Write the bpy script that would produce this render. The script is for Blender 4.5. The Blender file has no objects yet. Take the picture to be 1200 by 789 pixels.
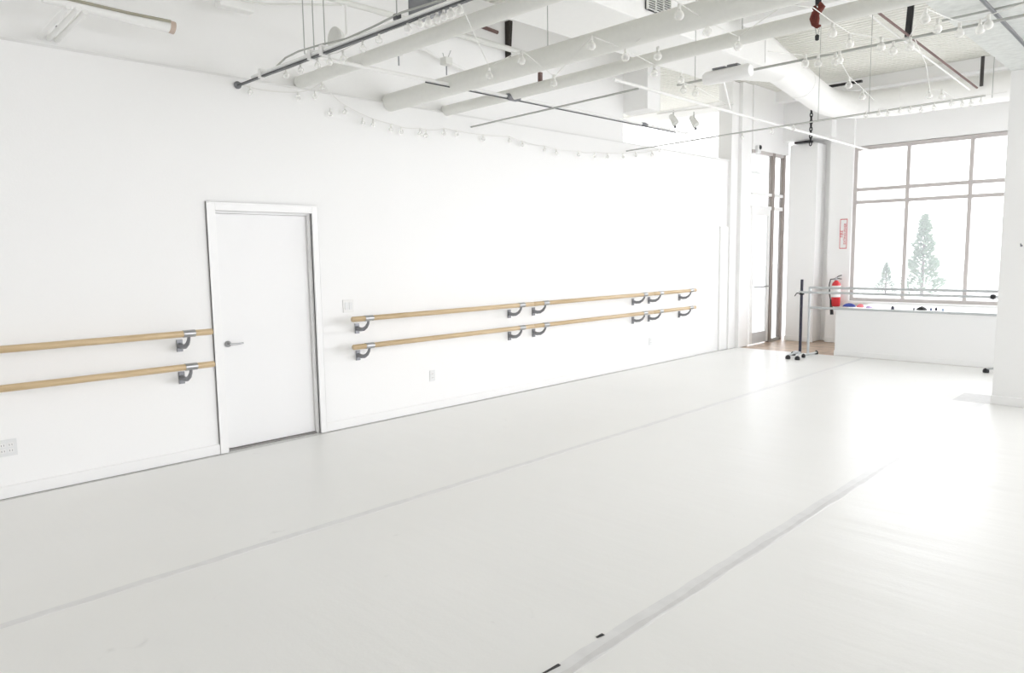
import bpy, math, random
from mathutils import Vector, Matrix
random.seed(7)
sc = bpy.context.scene
C = sc.collection

# ------------------------------------------------------------------ camera
FPX, YAW, PITCH, ROLL, CAMZ = 858.09, 0.772991, 0.1115216, -0.0141054, 1.6
cy, sy = math.cos(YAW), math.sin(YAW)
FW = Vector((-sy * math.cos(PITCH), cy * math.cos(PITCH), -math.sin(PITCH)))
R0 = Vector((cy, sy, 0)); U0 = R0.cross(FW)
RT = math.cos(ROLL) * R0 + math.sin(ROLL) * U0
UP = -math.sin(ROLL) * R0 + math.cos(ROLL) * U0
CAM = Vector((0, 0, CAMZ))
cd = bpy.data.cameras.new('camera'); cam = bpy.data.objects.new('camera', cd); C.objects.link(cam)
cd.sensor_width = 36; cd.lens = FPX / 1200 * 36; cd.clip_start = 0.05; cd.clip_end = 500
m = Matrix.Identity(4)
for i in range(3):
    m[i][0] = RT[i]; m[i][1] = UP[i]; m[i][2] = -FW[i]; m[i][3] = CAM[i]
cam.matrix_world = m
sc.camera = cam

def ray(px, py): return FW + RT * (px - 600) / FPX + UP * (394.5 - py) / FPX
def atZ(px, py, z): d = ray(px, py); return CAM + d * ((z - CAMZ) / d.z)
def atX(px, py, x): d = ray(px, py); return CAM + d * (x / d.x)
def atY(px, py, y): d = ray(px, py); return CAM + d * (y / d.y)

# ------------------------------------------------------------------ light and exposure
world = bpy.data.worlds.new('overcast_sky'); sc.world = world; world.use_nodes = True
bg = world.node_tree.nodes['Background']
bg.inputs['Color'].default_value = (.985, .985, 1.03, 1)
# overcast sky, brightest where the hidden sun stands (to the far right)
SKY_BASE, SKY_SUN = .34, 3.3
_n = world.node_tree.nodes; _l = world.node_tree.links
_tc = _n.new('ShaderNodeTexCoord'); _sx = _n.new('ShaderNodeVectorMath'); _sx.operation = 'DOT_PRODUCT'; _sx.inputs[1].default_value = (.62, .76, .2); _l.new(_tc.outputs['Generated'], _sx.inputs[0])
_m1 = _n.new('ShaderNodeMath'); _m1.operation = 'MULTIPLY_ADD'; _m1.inputs[1].default_value = .5; _m1.inputs[2].default_value = .5; _l.new(_sx.outputs['Value'], _m1.inputs[0])
_m2 = _n.new('ShaderNodeMath'); _m2.operation = 'POWER'; _m2.inputs[1].default_value = 2.5; _m2.use_clamp = True; _l.new(_m1.outputs[0], _m2.inputs[0])
_m3 = _n.new('ShaderNodeMath'); _m3.operation = 'MULTIPLY_ADD'; _m3.inputs[1].default_value = SKY_SUN; _m3.inputs[2].default_value = SKY_BASE; _l.new(_m2.outputs[0], _m3.inputs[0])
_l.new(_m3.outputs[0], bg.inputs['Strength'])
sc.view_settings.view_transform = 'Standard'; sc.view_settings.look = 'None'
sc.view_settings.gamma = 1.0; sc.view_settings.use_curve_mapping = False
sc.view_settings.exposure = 1.06
sc.cycles.max_bounces = 14; sc.cycles.diffuse_bounces = 9; sc.cycles.transparent_max_bounces = 16
sc.cycles.use_denoising = True
sc.cycles.sample_clamp_indirect = 6

def portal(name, loc, rot, sx, sy_):
    l = bpy.data.lights.new(name, 'AREA'); l.shape = 'RECTANGLE'; l.size = sx; l.size_y = sy_
    l.cycles.is_portal = True
    o = bpy.data.objects.new(name, l); o.location = loc; o.rotation_euler = rot; C.objects.link(o); return o

# ------------------------------------------------------------------ materials
MATS = {}
def mat(name, col, rough=0.6, metal=0.0, bump=0.0, scale=40, var=0.0, spec=0.5, alpha=1.0, trans=0.0, emit=0.0):
    mt = bpy.data.materials.new(name); mt.use_nodes = True
    nt = mt.node_tree; b = nt.nodes['Principled BSDF']
    b.inputs['Base Color'].default_value = (*col, 1); b.inputs['Roughness'].default_value = rough
    b.inputs['Metallic'].default_value = metal; b.inputs['Specular IOR Level'].default_value = spec
    b.inputs['Alpha'].default_value = alpha; b.inputs['Transmission Weight'].default_value = trans
    tc = nt.nodes.new('ShaderNodeTexCoord'); n = nt.nodes.new('ShaderNodeTexNoise')
    n.inputs['Scale'].default_value = scale; n.inputs['Detail'].default_value = 4
    nt.links.new(tc.outputs['Object'], n.inputs['Vector'])
    if var:
        r = nt.nodes.new('ShaderNodeValToRGB')
        r.color_ramp.elements[0].position = .3; r.color_ramp.elements[1].position = .7
        r.color_ramp.elements[0].color = (*[c * (1 - var) for c in col], 1)
        r.color_ramp.elements[1].color = (*[min(1, c * (1 + var)) for c in col], 1)
        nt.links.new(n.outputs['Fac'], r.inputs['Fac']); nt.links.new(r.outputs['Color'], b.inputs['Base Color'])
    if bump:
        bp = nt.nodes.new('ShaderNodeBump'); bp.inputs['Strength'].default_value = bump; bp.inputs['Distance'].default_value = .01
        nt.links.new(n.outputs['Fac'], bp.inputs['Height']); nt.links.new(bp.outputs['Normal'], b.inputs['Normal'])
    MATS[name] = mt
    return mt
WALL = mat('white_wall_paint', (.92, .92, .915), .55, bump=.06, scale=90, var=.004)
TRIM = mat('white_gloss_trim', (.91, .91, .905), .35, bump=.02, scale=30)
DOORP = mat('white_door_paint', (.89, .89, .89), .4, bump=.03, scale=20)
DUCT = mat('painted_duct', (.90, .90, .885), .5, bump=.04, scale=25, var=.01)
PIPE = mat('painted_pipe', (.78, .785, .75), .45, bump=.03, scale=30, var=.015)
DECK = mat('metal_deck_paint', (.76, .755, .71), .7, bump=.1, scale=60, var=.04)
ROUGHP = mat('rough_plaster', (.68, .70, .68), .85, bump=.9, scale=16, var=.07)
GREYM = mat('grey_conduit', (.46, .47, .45), .35, metal=.4, bump=.02)
DARKM = mat('dark_track_metal', (.10, .105, .11), .4, metal=.3, bump=.02)
BLACK = mat('black_paint', (.012, .012, .014), .4, bump=.03)
NAVY = mat('blue_black_post', (.018, .018, .04), .35, bump=.02)
BRACKET = mat('grey_bracket_metal', (.24, .245, .26), .3, metal=.45, bump=.02)
CHROME = mat('brushed_nickel', (.42, .42, .43), .28, metal=.8, bump=.02)
SILVER = mat('silver_tube', (.56, .58, .59), .3, metal=.4, bump=.02)
BROWN = mat('bronze_frame', (.31, .27, .245), .45, bump=.02)
WFRAME = mat('taupe_window_frame', (.54, .505, .49), .45, bump=.02)
RUST = mat('rust_brown_pipe', (.17, .10, .09), .6, bump=.06, var=.1)
RED = mat('red_paint', (.62, .03, .04), .35, bump=.02)
REDW = mat('red_webbing', (.15, .028, .018), .7, bump=.3, scale=120)
WHITEP = mat('white_plastic', (.86, .86, .85), .35, bump=.01)
GREYP = mat('light_grey_plastic', (.80, .81, .81), .35, bump=.01)
SLOT = mat('dark_slot', (.25, .25, .26), .5, bump=.01)
BLUEC = mat('blue_fabric', (.06, .09, .38), .8, bump=.3, scale=200)
PINKC = mat('pink_fabric', (.85, .22, .25), .8, bump=.3, scale=200)
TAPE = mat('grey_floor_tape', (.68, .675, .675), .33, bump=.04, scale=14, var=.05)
TAPE2 = mat('pale_floor_tape', (.765, .765, .765), .33, bump=.04, scale=14, var=.04)
BARE = mat('worn_wooden_floor', (.50, .38, .29), .4, bump=.1, scale=6, var=.25)
CORD = mat('white_light_cord', (.80, .80, .77), .5, bump=.02)
LEAF = mat('hazy_green_needles', (.20, .27, .19), .8, bump=.5, scale=12, var=.3)
BARK = mat('grey_bark', (.2, .18, .16), .9, bump=.6, scale=14, var=.2)
GROUND = mat('pale_concrete', (.72, .72, .70), .8, bump=.2, scale=8, var=.04)
GRASS = mat('far_building_render', (.8, .8, .78), .8, bump=.1, scale=3)

def bulb_material():
    mt = bpy.data.materials.new('milky_bulb_glass'); mt.use_nodes = True
    nt = mt.node_tree; nt.nodes.clear()
    out = nt.nodes.new('ShaderNodeOutputMaterial'); mx = nt.nodes.new('ShaderNodeMixShader')
    t = nt.nodes.new('ShaderNodeBsdfTransparent'); p_ = nt.nodes.new('ShaderNodeBsdfPrincipled')
    lw = nt.nodes.new('ShaderNodeLayerWeight'); lw.inputs['Blend'].default_value = .35
    ad = nt.nodes.new('ShaderNodeMath'); ad.operation = 'ADD'; ad.inputs[1].default_value = .28; ad.use_clamp = True
    p_.inputs['Base Color'].default_value = (.93, .93, .9, 1); p_.inputs['Roughness'].default_value = .08
    nt.links.new(lw.outputs['Facing'], ad.inputs[0]); nt.links.new(ad.outputs[0], mx.inputs[0])
    nt.links.new(t.outputs[0], mx.inputs[1]); nt.links.new(p_.outputs[0], mx.inputs[2]); nt.links.new(mx.outputs[0], out.inputs[0])
    return mt
BULB = bulb_material()

def glass_material():
    mt = bpy.data.materials.new('window_glass'); mt.use_nodes = True
    nt = mt.node_tree; nt.nodes.clear()
    out = nt.nodes.new('ShaderNodeOutputMaterial'); mx = nt.nodes.new('ShaderNodeMixShader')
    t = nt.nodes.new('ShaderNodeBsdfTransparent'); g = nt.nodes.new('ShaderNodeBsdfGlossy'); g.inputs['Roughness'].default_value = .02
    lw = nt.nodes.new('ShaderNodeLayerWeight'); lw.inputs['Blend'].default_value = .5
    pw = nt.nodes.new('ShaderNodeMath'); pw.operation = 'POWER'; pw.inputs[1].default_value = 5
    fr = nt.nodes.new('ShaderNodeMath'); fr.operation = 'MULTIPLY_ADD'; fr.inputs[1].default_value = .8; fr.inputs[2].default_value = .03
    nt.links.new(lw.outputs['Facing'], pw.inputs[0]); nt.links.new(pw.outputs[0], fr.inputs[0])
    t.inputs['Color'].default_value = (.97, .98, .975, 1)
    tl = nt.nodes.new('ShaderNodeBsdfTranslucent'); tl.inputs['Color'].default_value = (.9, .92, .95, 1)
    mx2 = nt.nodes.new('ShaderNodeMixShader'); mx2.inputs[0].default_value = .08   # translucent veil puts glare haze over the view outside
    nt.links.new(t.outputs[0], mx2.inputs[1]); nt.links.new(tl.outputs[0], mx2.inputs[2])
    nt.links.new(fr.outputs[0], mx.inputs[0]); nt.links.new(mx2.outputs[0], mx.inputs[1]); nt.links.new(g.outputs[0], mx.inputs[2])
    nt.links.new(mx.outputs[0], out.inputs[0])
    return mt
GLASS = glass_material()

def floor_material():
    mt = bpy.data.materials.new('white_vinyl_dance_floor'); mt.use_nodes = True
    nt = mt.node_tree; b = nt.nodes['Principled BSDF']; L = nt.links
    tc = nt.nodes.new('ShaderNodeTexCoord')
    n1 = nt.nodes.new('ShaderNodeTexNoise'); n1.inputs['Scale'].default_value = .8; n1.inputs['Detail'].default_value = 6
    L.new(tc.outputs['Object'], n1.inputs['Vector'])
    r = nt.nodes.new('ShaderNodeValToRGB'); r.color_ramp.elements[0].position = .3; r.color_ramp.elements[1].position = .75
    r.color_ramp.elements[0].color = (.845, .845, .83, 1); r.color_ramp.elements[1].color = (.875, .875, .86, 1)
    L.new(n1.outputs['Fac'], r.inputs['Fac'])
    # sparse scuffs
    n2 = nt.nodes.new('ShaderNodeTexNoise'); n2.inputs['Scale'].default_value = 5; n2.inputs['Detail'].default_value = 8; n2.inputs['Distortion'].default_value = 1.2
    L.new(tc.outputs['Object'], n2.inputs['Vector'])
    r2 = nt.nodes.new('ShaderNodeValToRGB'); r2.color_ramp.elements[0].position = .70; r2.color_ramp.elements[1].position = .78
    r2.color_ramp.elements[0].color = (1, 1, 1, 1); r2.color_ramp.elements[1].color = (.9, .9, .9, 1)
    L.new(n2.outputs['Fac'], r2.inputs['Fac'])
    mul = nt.nodes.new('ShaderNodeMixRGB'); mul.blend_type = 'MULTIPLY'; mul.inputs[0].default_value = 1
    L.new(r.outputs['Color'], mul.inputs[1]); L.new(r2.outputs['Color'], mul.inputs[2]); L.new(mul.outputs[0], b.inputs['Base Color'])
    # long soft wrinkles across the sheets
    mp = nt.nodes.new('ShaderNodeMapping'); mp.inputs['Scale'].default_value = (.35, 2.2, 1); mp.inputs['Rotation'].default_value = (0, 0, .35)
    L.new(tc.outputs['Object'], mp.inputs['Vector'])
    n3 = nt.nodes.new('ShaderNodeTexNoise'); n3.inputs['Scale'].default_value = 1.6; n3.inputs['Detail'].default_value = 3
    L.new(mp.outputs[0], n3.inputs['Vector'])
    n4 = nt.nodes.new('ShaderNodeTexNoise'); n4.inputs['Scale'].default_value = 60; n4.inputs['Detail'].default_value = 3
    L.new(tc.outputs['Object'], n4.inputs['Vector'])
    b1 = nt.nodes.new('ShaderNodeBump'); b1.inputs['Strength'].default_value = .12; b1.inputs['Distance'].default_value = .05
    b2 = nt.nodes.new('ShaderNodeBump'); b2.inputs['Strength'].default_value = .05; b2.inputs['Distance'].default_value = .01
    L.new(n3.outputs['Fac'], b1.inputs['Height']); L.new(n4.outputs['Fac'], b2.inputs['Height'])
    L.new(b1.outputs[0], b2.inputs['Normal']); L.new(b2.outputs[0], b.inputs['Normal'])
    b.inputs['Roughness'].default_value = .33; b.inputs['Specular IOR Level'].default_value = .5
    return mt
FLOOR = floor_material()

def wood_material():
    mt = bpy.data.materials.new('pale_varnished_wood'); mt.use_nodes = True
    nt = mt.node_tree; b = nt.nodes['Principled BSDF']; L = nt.links
    tc = nt.nodes.new('ShaderNodeTexCoord'); mp = nt.nodes.new('ShaderNodeMapping'); mp.inputs['Scale'].default_value = (18, 1.2, 18)
    n = nt.nodes.new('ShaderNodeTexNoise'); n.inputs['Scale'].default_value = 3; n.inputs['Detail'].default_value = 6
    L.new(tc.outputs['Object'], mp.inputs[0]); L.new(mp.outputs[0], n.inputs['Vector'])
    r = nt.nodes.new('ShaderNodeValToRGB'); r.color_ramp.elements[0].position = .3; r.color_ramp.elements[1].position = .7
    r.color_ramp.elements[0].color = (.53, .39, .22, 1); r.color_ramp.elements[1].color = (.64, .49, .30, 1)
    L.new(n.outputs['Fac'], r.inputs[0]); L.new(r.outputs[0], b.inputs['Base Color'])
    b.inputs['Roughness'].default_value = .35
    return mt
WOOD = wood_material()

# ------------------------------------------------------------------ mesh helpers
class MB:
    def __init__(s): s.v = []; s.f = []; s.sm = []
    def add(s, vs, fs, smooth=False):
        o = len(s.v); s.v += [Vector(v) for v in vs]; s.f += [[i + o for i in f] for f in fs]; s.sm += [smooth] * len(fs); return s
    def box(s, x0, x1, y0, y1, z0, z1):
        vs = [(x, y, z) for z in (z0, z1) for y in (y0, y1) for x in (x0, x1)]
        return s.add(vs, [(0, 2, 3, 1), (4, 5, 7, 6), (0, 1, 5, 4), (2, 6, 7, 3), (0, 4, 6, 2), (1, 3, 7, 5)])
    def tube(s, pts, r, n=14, cap=True):
        pts = [Vector(p) for p in pts]; rs = r if isinstance(r, (list, tuple)) else [r] * len(pts)
        rings = []; t0 = (pts[1] - pts[0]).normalized()
        a = Vector((0, 0, 1)) if abs(t0.z) < .9 else Vector((1, 0, 0))
        u = t0.cross(a).normalized()
        for i, p in enumerate(pts):
            if i == 0: t = t0
            elif i == len(pts) - 1: t = (pts[-1] - pts[-2]).normalized()
            else: t = ((pts[i + 1] - p).normalized() + (p - pts[i - 1]).normalized()).normalized()
            u = (u - t * u.dot(t)).normalized(); w = t.cross(u)
            rings.append([p + (u * math.cos(2 * math.pi * k / n) + w * math.sin(2 * math.pi * k / n)) * rs[i] for k in range(n)])
        vs = [q for rg in rings for q in rg]; fs = []
        for i in range(len(pts) - 1):
            for k in range(n):
                fs.append((i * n + k, i * n + (k + 1) % n, (i + 1) * n + (k + 1) % n, (i + 1) * n + k))
        s.add(vs, fs, True)
        if cap:
            s.add(rings[0], [list(range(n))[::-1]]); s.add(rings[-1], [list(range(n))])
        return s
    def lathe(s, c, prof, n=16, axis='Z', smooth=True):
        vs = []
        for r, h in prof:
            for k in range(n):
                a = 2 * math.pi * k / n; p, q = r * math.cos(a), r * math.sin(a)
                vs.append({'Z': (p, q, h), 'X': (h, p, q), 'Y': (p, h, q)}[axis])
        vs = [Vector(v) + Vector(c) for v in vs]; fs = []
        for i in range(len(prof) - 1):
            for k in range(n): fs.append((i * n + k, i * n + (k + 1) % n, (i + 1) * n + (k + 1) % n, (i + 1) * n + k))
        return s.add(vs, fs, smooth)
    def build(s, name, material, parent=None, bevel=0.0, origin=None):
        me = bpy.data.meshes.new(name)
        o0 = Vector(origin) if origin is not None else Vector((0, 0, 0))
        if parent is not None and origin is None: o0 = parent_loc(parent)
        me.from_pydata([v - o0 for v in s.v], [], s.f); me.materials.append(material)
        for p_, q in zip(me.polygons, s.sm): p_.use_smooth = q
        import bmesh
        b = bmesh.new(); b.from_mesh(me); bmesh.ops.recalc_face_normals(b, faces=b.faces); b.to_mesh(me); b.free()
        o = bpy.data.objects.new(name, me); C.objects.link(o)
        if parent is not None:
            o.parent = parent; o.location = o0 - parent_loc(parent)
        else: o.location = o0
        if bevel:
            bv = o.modifiers.new('bevel', 'BEVEL'); bv.width = bevel; bv.segments = 2; bv.limit_method = 'ANGLE'
        return o
def parent_loc(o):
    v = Vector((0, 0, 0))
    while o is not None: v += o.location; o = o.parent
    return v
def tag(o, label, cat, group=None):
    o['label'] = label; o['category'] = cat
    if group: o['group'] = group
    return o
def thing(name, label, cat, loc, group=None):
    o = bpy.data.objects.new(name, None); C.objects.link(o); o.location = Vector(loc); o.empty_display_size = .1
    return tag(o, label, cat, group)
def struct(name, mb, material, bevel=0.0, parent=None):
    o = mb.build(name, material, parent, bevel)
    if parent is None: o['kind'] = 'structure'
    return o
def copy_tree(o, parent=None):
    c = o.copy(); C.objects.link(c)
    if parent is not None: c.parent = parent
    for ch in list(o.children): copy_tree(ch, c)
    return c

LW = -5.85; FY = 12.85; CZ = 4.3; ML = 11.35
# ------------------------------------------------------------------ setting
struct('floor', MB().box(LW + .06, 4.2, -4.0, ML, -.1, .0), FLOOR)
struct('floor_entry', MB().box(-6.0, 4.2, ML, 13.4, -.1, -.004), BARE)
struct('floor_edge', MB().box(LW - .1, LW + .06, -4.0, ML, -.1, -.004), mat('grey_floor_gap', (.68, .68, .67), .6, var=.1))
# lower left wall with the door opening
DY0, DY1, DZ = 2.60, 3.47, 1.985
w = MB()
w.box(LW - .2, LW, -4.0, DY0, 0, 3.05); w.box(LW - .2, LW, DY1, 10.05, 0, 3.05); w.box(LW - .2, LW, DY0, DY1, DZ, 3.05)
w.box(LW - .2, LW - .015, 10.05, 11.05, 0, 3.05)
struct('wall_left', w, WALL)
struct('wall_left_upper', MB().box(LW - .25, LW - .03, -4.0, 8.2, 3.05, CZ), WALL)
struct('trim_wall_cap', MB().box(LW - .2, LW + .006, -4.0, 11.05, 3.045, 3.062), mat('grey_wall_cap', (.80, .80, .79), .6))  # thin ledge along the wall top, slightly greyer than the wall
struct('wall_left_return', MB().box(LW - .05, LW + .012, 10.80, 11.05, 0, 2.0), WALL, .004)
struct('wall_left_pier', MB().box(LW - .2, LW + .04, 11.05, 11.28, 0, CZ - .01).box(LW - .2, LW + .10, 11.28, 11.62, 0, CZ), WALL, .006)
struct('wall_left_lintel', MB().box(LW - .2, -5.73, 11.62, 13.0, 3.27, CZ), WALL)
# far wall: pillar face, window wall
WX0, WX1, WZ0, WZ1 = -4.60, 0.3, .735, 3.30
w = MB()
w.box(-5.75, WX0, 13.15, 13.35, 0, CZ); w.box(WX0, 2.2, 13.0, 13.35, 3.31, CZ)
w.box(WX0, 2.2, 13.0, 13.35, 0, WZ0); w.box(WX1, .6, 13.0, 13.35, WZ0, 3.31)
w.box(-4.98, WX0, 12.95, 13.15, 0, CZ)
struct('wall_far', w, WALL)
struct('wall_far_pillar', MB().box(-5.62, -5.13, 12.78, 13.15, 0, 3.42), WALL, .01)
struct('ceiling_soffit_far', MB().box(-5.85, -4.9, 12.75, 13.15, 3.5, CZ), WALL)
# unseen right and rear walls; window openings added and sized to light the room
w = MB()
w.box(4.2, 4.4, -4.0, 13.4, 0, .5); w.box(4.2, 4.4, -4.0, 13.4, 4.1, CZ)
for y0, y1 in ((-4.0, 4.6), (4.8, 5.2), (9.2, 9.5), (13.0, 13.4)): w.box(4.2, 4.4, y0, y1, .5, 4.1)
struct('wall_right', w, WALL)
w = MB()
w.box(-6.05, 4.4, -4.2, -4.0, 0, .5); w.box(-6.05, 4.4, -4.2, -4.0, 4.0, CZ)
for x0, x1 in ((-6.05, -5.2), (-2.3, -1.8), (1.4, 1.9), (3.9, 4.4)): w.box(x0, x1, -4.2, -4.0, .5, 4.0)
struct('wall_rear', w, WALL)
# ceiling: corrugated metal deck, ribs across the room
w = MB(); prof = []; y = -4.2
while y < 13.4:
    prof += [(y, CZ), (y + .045, CZ), (y + .06, CZ + .018), (y + .085, CZ + .018)]; y += .10
for i in range(len(prof) - 1):
    (ya, za), (yb, zb) = prof[i], prof[i + 1]
    w.add([(-10.1, ya, za), (4.4, ya, za), (4.4, yb, zb), (-10.1, yb, zb)], [(0, 1, 2, 3)])
w.box(-10.1, 4.4, -4.2, 13.4, CZ + .05, CZ + .15)
struct('ceiling', w, DECK)
# far roof beam (white) and the rough soffit over the column
struct('ceiling_beam_far', MB().box(-10.0, -1.65, 12.42, 12.62, 4.12, CZ), WALL, .01)
struct('wall_plenum', MB().box(-10.0, LW - .2, 8.2, 8.4, 3.0, CZ).box(-10.1, LW - .2, 8.2, 13.2, 2.95, 3.0), WALL)  # added opening at the outer ends lets skylight onto the deck
struct('ceiling_bulkhead', MB().box(LW - .1, -5.5, 8.2, 8.5, 3.45, CZ), WALL, .008)
struct('ceiling_soffit_right', MB().box(-1.65, -.4, 5.4, 12.9, 3.32, 3.44), ROUGHP)
struct('wall_column', MB().box(-1.65, -.75, 8.75, 9.3, 0, 3.32), WALL, .006)
struct('baseboard_column', MB().box(-1.66, -.74, 8.735, 9.31, 0, .09), TRIM, .004)
w = MB(); w.box(LW, LW + .014, -4.0, DY0 - .07, 0, .085); w.box(LW, LW + .014, DY1 + .07, 10.04, 0, .085)
struct('baseboard_left', w, TRIM, .004)
struct('baseboard_far', MB().box(-5.63, -5.12, 12.765, 12.78, 0, .09).box(-4.98, -4.3, 12.935, 12.95, 0, .09), TRIM, .003)
# door_1: plain white door in the left wall
d1 = bpy.data.objects.new('door_1', None); C.objects.link(d1); d1.location = (LW, (DY0 + DY1) / 2, 0); d1['kind'] = 'structure'
w = MB(); w.box(LW - .02, LW + .018, DY0 - .07, DY0, 0, DZ + .07); w.box(LW - .02, LW + .018, DY1, DY1 + .07, 0, DZ + .07); w.box(LW - .02, LW + .018, DY0, DY1, DZ, DZ + .07)
w.box(LW - .02, LW + .021, DY0 - .07, DY0 - .055, 0, DZ + .07); w.box(LW - .02, LW + .021, DY1 + .055, DY1 + .07, 0, DZ + .07); w.box(LW - .02, LW + .021, DY0 - .055, DY1 + .055, DZ + .055, DZ + .07)
w.build('door_casing', TRIM, d1, .003)
w = MB(); w.box(LW - .19, LW - .02, DY0, DY0 + .018, 0, DZ); w.box(LW - .19, LW - .02, DY1 - .018, DY1, 0, DZ); w.box(LW - .19, LW - .02, DY0 + .018, DY1 - .018, DZ - .018, DZ)
w.build('door_jamb', TRIM, d1)
leaf = MB().box(LW - .10, LW - .058, DY0 + .021, DY1 - .021, .014, DZ - .021).build('door_leaf', DOORP, d1, .002)
hz, hy = .895, DY0 + .075; hx = LW - .058
w = MB(); w.lathe((hx, hy, hz), [(0, 0), (.026, 0), (.026, .010), (.020, .014), (.011, .016), (.011, .048), (0, .05)], 20, 'X')
w.tube([(hx + .045, hy - .004, hz), (hx + .047, hy + .02, hz), (hx + .046, hy + .06, hz - .002), (hx + .042, hy + .115, hz)], [.0095, .009, .008, .007], 10)
w.build('door_handle', CHROME, leaf)
MB().box(LW - .19, LW - .03, DY0, DY1, -.002, .008).build('threshold', mat('dark_threshold', (.30, .29, .28), .6), d1)

# ------------------------------------------------------------------ far window and glazed side door
def frame_window(name, X0, X1, Z0, Z1, xm, zm, y, m_, t=.056, dep=.10):
    o = bpy.data.objects.new(name, None); C.objects.link(o); o.location = (X0, y, Z0); o['kind'] = 'structure'
    w = MB()
    w.box(X0, X0 + t, y, y + dep, Z0, Z1); w.box(X1 - t, X1, y, y + dep, Z0, Z1)
    w.box(X0 + t, X1 - t, y, y + dep, Z1 - t, Z1); w.box(X0 + t, X1 - t, y, y + dep, Z0, Z0 + t)
    for x in xm: w.box(x - t / 2, x + t / 2, y + .002, y + dep - .002, Z0 + t, Z1 - t)
    for z in zm: w.box(X0 + t, X1 - t, y + .004, y + dep - .004, z - t / 2, z + t / 2)
    w.build('window_frame', m_, o)
    xs = [X0] + list(xm) + [X1]; zs = [Z0] + list(zm) + [Z1]
    for i in range(len(xs) - 1):
        for j in range(len(zs) - 1):
            MB().box(xs[i] + t / 2, xs[i + 1] - t / 2, y + dep / 2 - .004, y + dep / 2 + .004, zs[j] + t / 2, zs[j + 1] - t / 2).build('window_pane', GLASS, o)
    return o
frame_window('window_1', WX0, WX1, WZ0, WZ1, [-3.77, -2.89, -2.0, -1.1], [2.39, 2.60], 13.0, WFRAME)
struct('wall_window_sill', MB().box(WX0, 2.2, 12.9, 13.0, WZ0 - .04, WZ0), TRIM, .004)
# glazed door in the left wall line
dx = -5.74
d2 = bpy.data.objects.new('door_2', None); C.objects.link(d2); d2.location = (dx, 12.2, 0); d2['kind'] = 'structure'
MB().box(dx - .06, dx + .015, 12.36, 12.46, 0, 3.27).build('door_post', BROWN, d2)
MB().box(dx - .06, dx + .015, 12.80, 12.88, 0, 3.27).build('door_post', BROWN, d2)
MB().box(dx - .05, dx + .01, 11.62, 12.88, 2.30, 2.36).box(dx - .05, dx + .01, 11.62, 12.88, 2.53, 2.58).build('transom_bar', WHITEP, d2)
MB().box(dx - .06, dx + .01, 11.62, 12.88, 3.22, 3.27).build('head_frame', WFRAME, d2)
MB().box(dx - .04, dx, 11.66, 11.75, 0.02, 2.30).box(dx - .04, dx, 12.28, 12.35, 0.02, 2.30).box(dx - .04, dx, 11.75, 12.28, 2.2, 2.30).build('door_stile', WHITEP, d2)
MB().box(dx - .04, dx, 11.75, 12.28, .02, .21).build('kick_plate', mat('pale_kick_plate', (.62, .63, .64), .4), d2)
for (a, b_, c, e) in ((11.75, 12.28, .21, 2.2), (12.46, 12.80, .05, 2.30), (12.46, 12.80, 2.58, 3.22), (11.62, 12.36, 2.58, 3.22), (11.62, 12.36, 2.36, 2.53), (12.46, 12.80, 2.36, 2.53)):
    MB().box(dx - .024, dx - .016, a, b_, c, e).build('door_pane', GLASS, d2)
MB().box(dx - .05, dx + .005, 12.46, 12.80, 0, .05).build('sidelight_sill', GREYM, d2)
MB().tube([(dx, 11.78, .99), (dx + .05, 11.80, .99), (dx + .05, 12.24, .99), (dx, 12.27, .99)], .012, 10).build('push_bar', CHROME, d2)
struct('ground_outside', MB().box(-60, 60, 13.4, 90, -.25, -.15).box(-60, -6.1, -40, 13.4, -.25, -.15), GROUND)

# portals on every opening
PH = math.pi / 2
portal('portal_far', ((WX0 + WX1) / 2, 13.2, 2.0), (-PH, 0, 0), WX1 - WX0, 2.6)
portal('portal_side_door', (-5.95, 12.2, 1.65), (0, -PH, 0), 3.2, 1.25)
portal('portal_right', (4.45, 8.8, 2.3), (0, PH, 0), 3.6, 8.4)
portal('portal_rear', (-.8, -4.25, 2.25), (PH, 0, 0), 9.6, 3.5)
portal('portal_plenum', (-8.1, 13.15, 3.65), (-PH, 0, 0), 4.0, 1.2)

# ------------------------------------------------------------------ floor tapes
def strip(name, label, x, y0, y1, wd, m_, z=.0012, wob=.006, grp=None):
    vs = []; fs = []; n = int((y1 - y0) / .12)
    for i in range(n + 1):
        y = y0 + (y1 - y0) * i / n
        a = x - wd / 2 + random.uniform(-wob, wob); b_ = x + wd / 2 + random.uniform(-wob, wob)
        vs += [(a, y, 0), (b_, y, 0), (a, y, z), (b_, y, z)]
        if i: k = 4 * i; fs += [(k - 2, k - 1, k + 3, k + 2), (k - 4, k, k + 2, k - 2), (k - 3, k - 1, k + 3, k + 1)]
    return tag(MB().add(vs, fs).build(name, m_, origin=(x, y0, 0)), label, 'floor tape', grp)
strip('floor_tape', 'long grey tape strip over the floor seam nearest the door wall', -3.775, -3.0, ML, .055, TAPE2)
t2 = strip('floor_tape', 'wide grey tape strip over the floor seam running to the right hand column', -1.735, -3.0, 8.72, .085, TAPE2)
strip('tape_residue', 'darker narrow tape layered on the wide seam strip', -1.715, -3.0, 6.4, .03, TAPE, z=.002, wob=.007)
w = MB()
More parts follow.
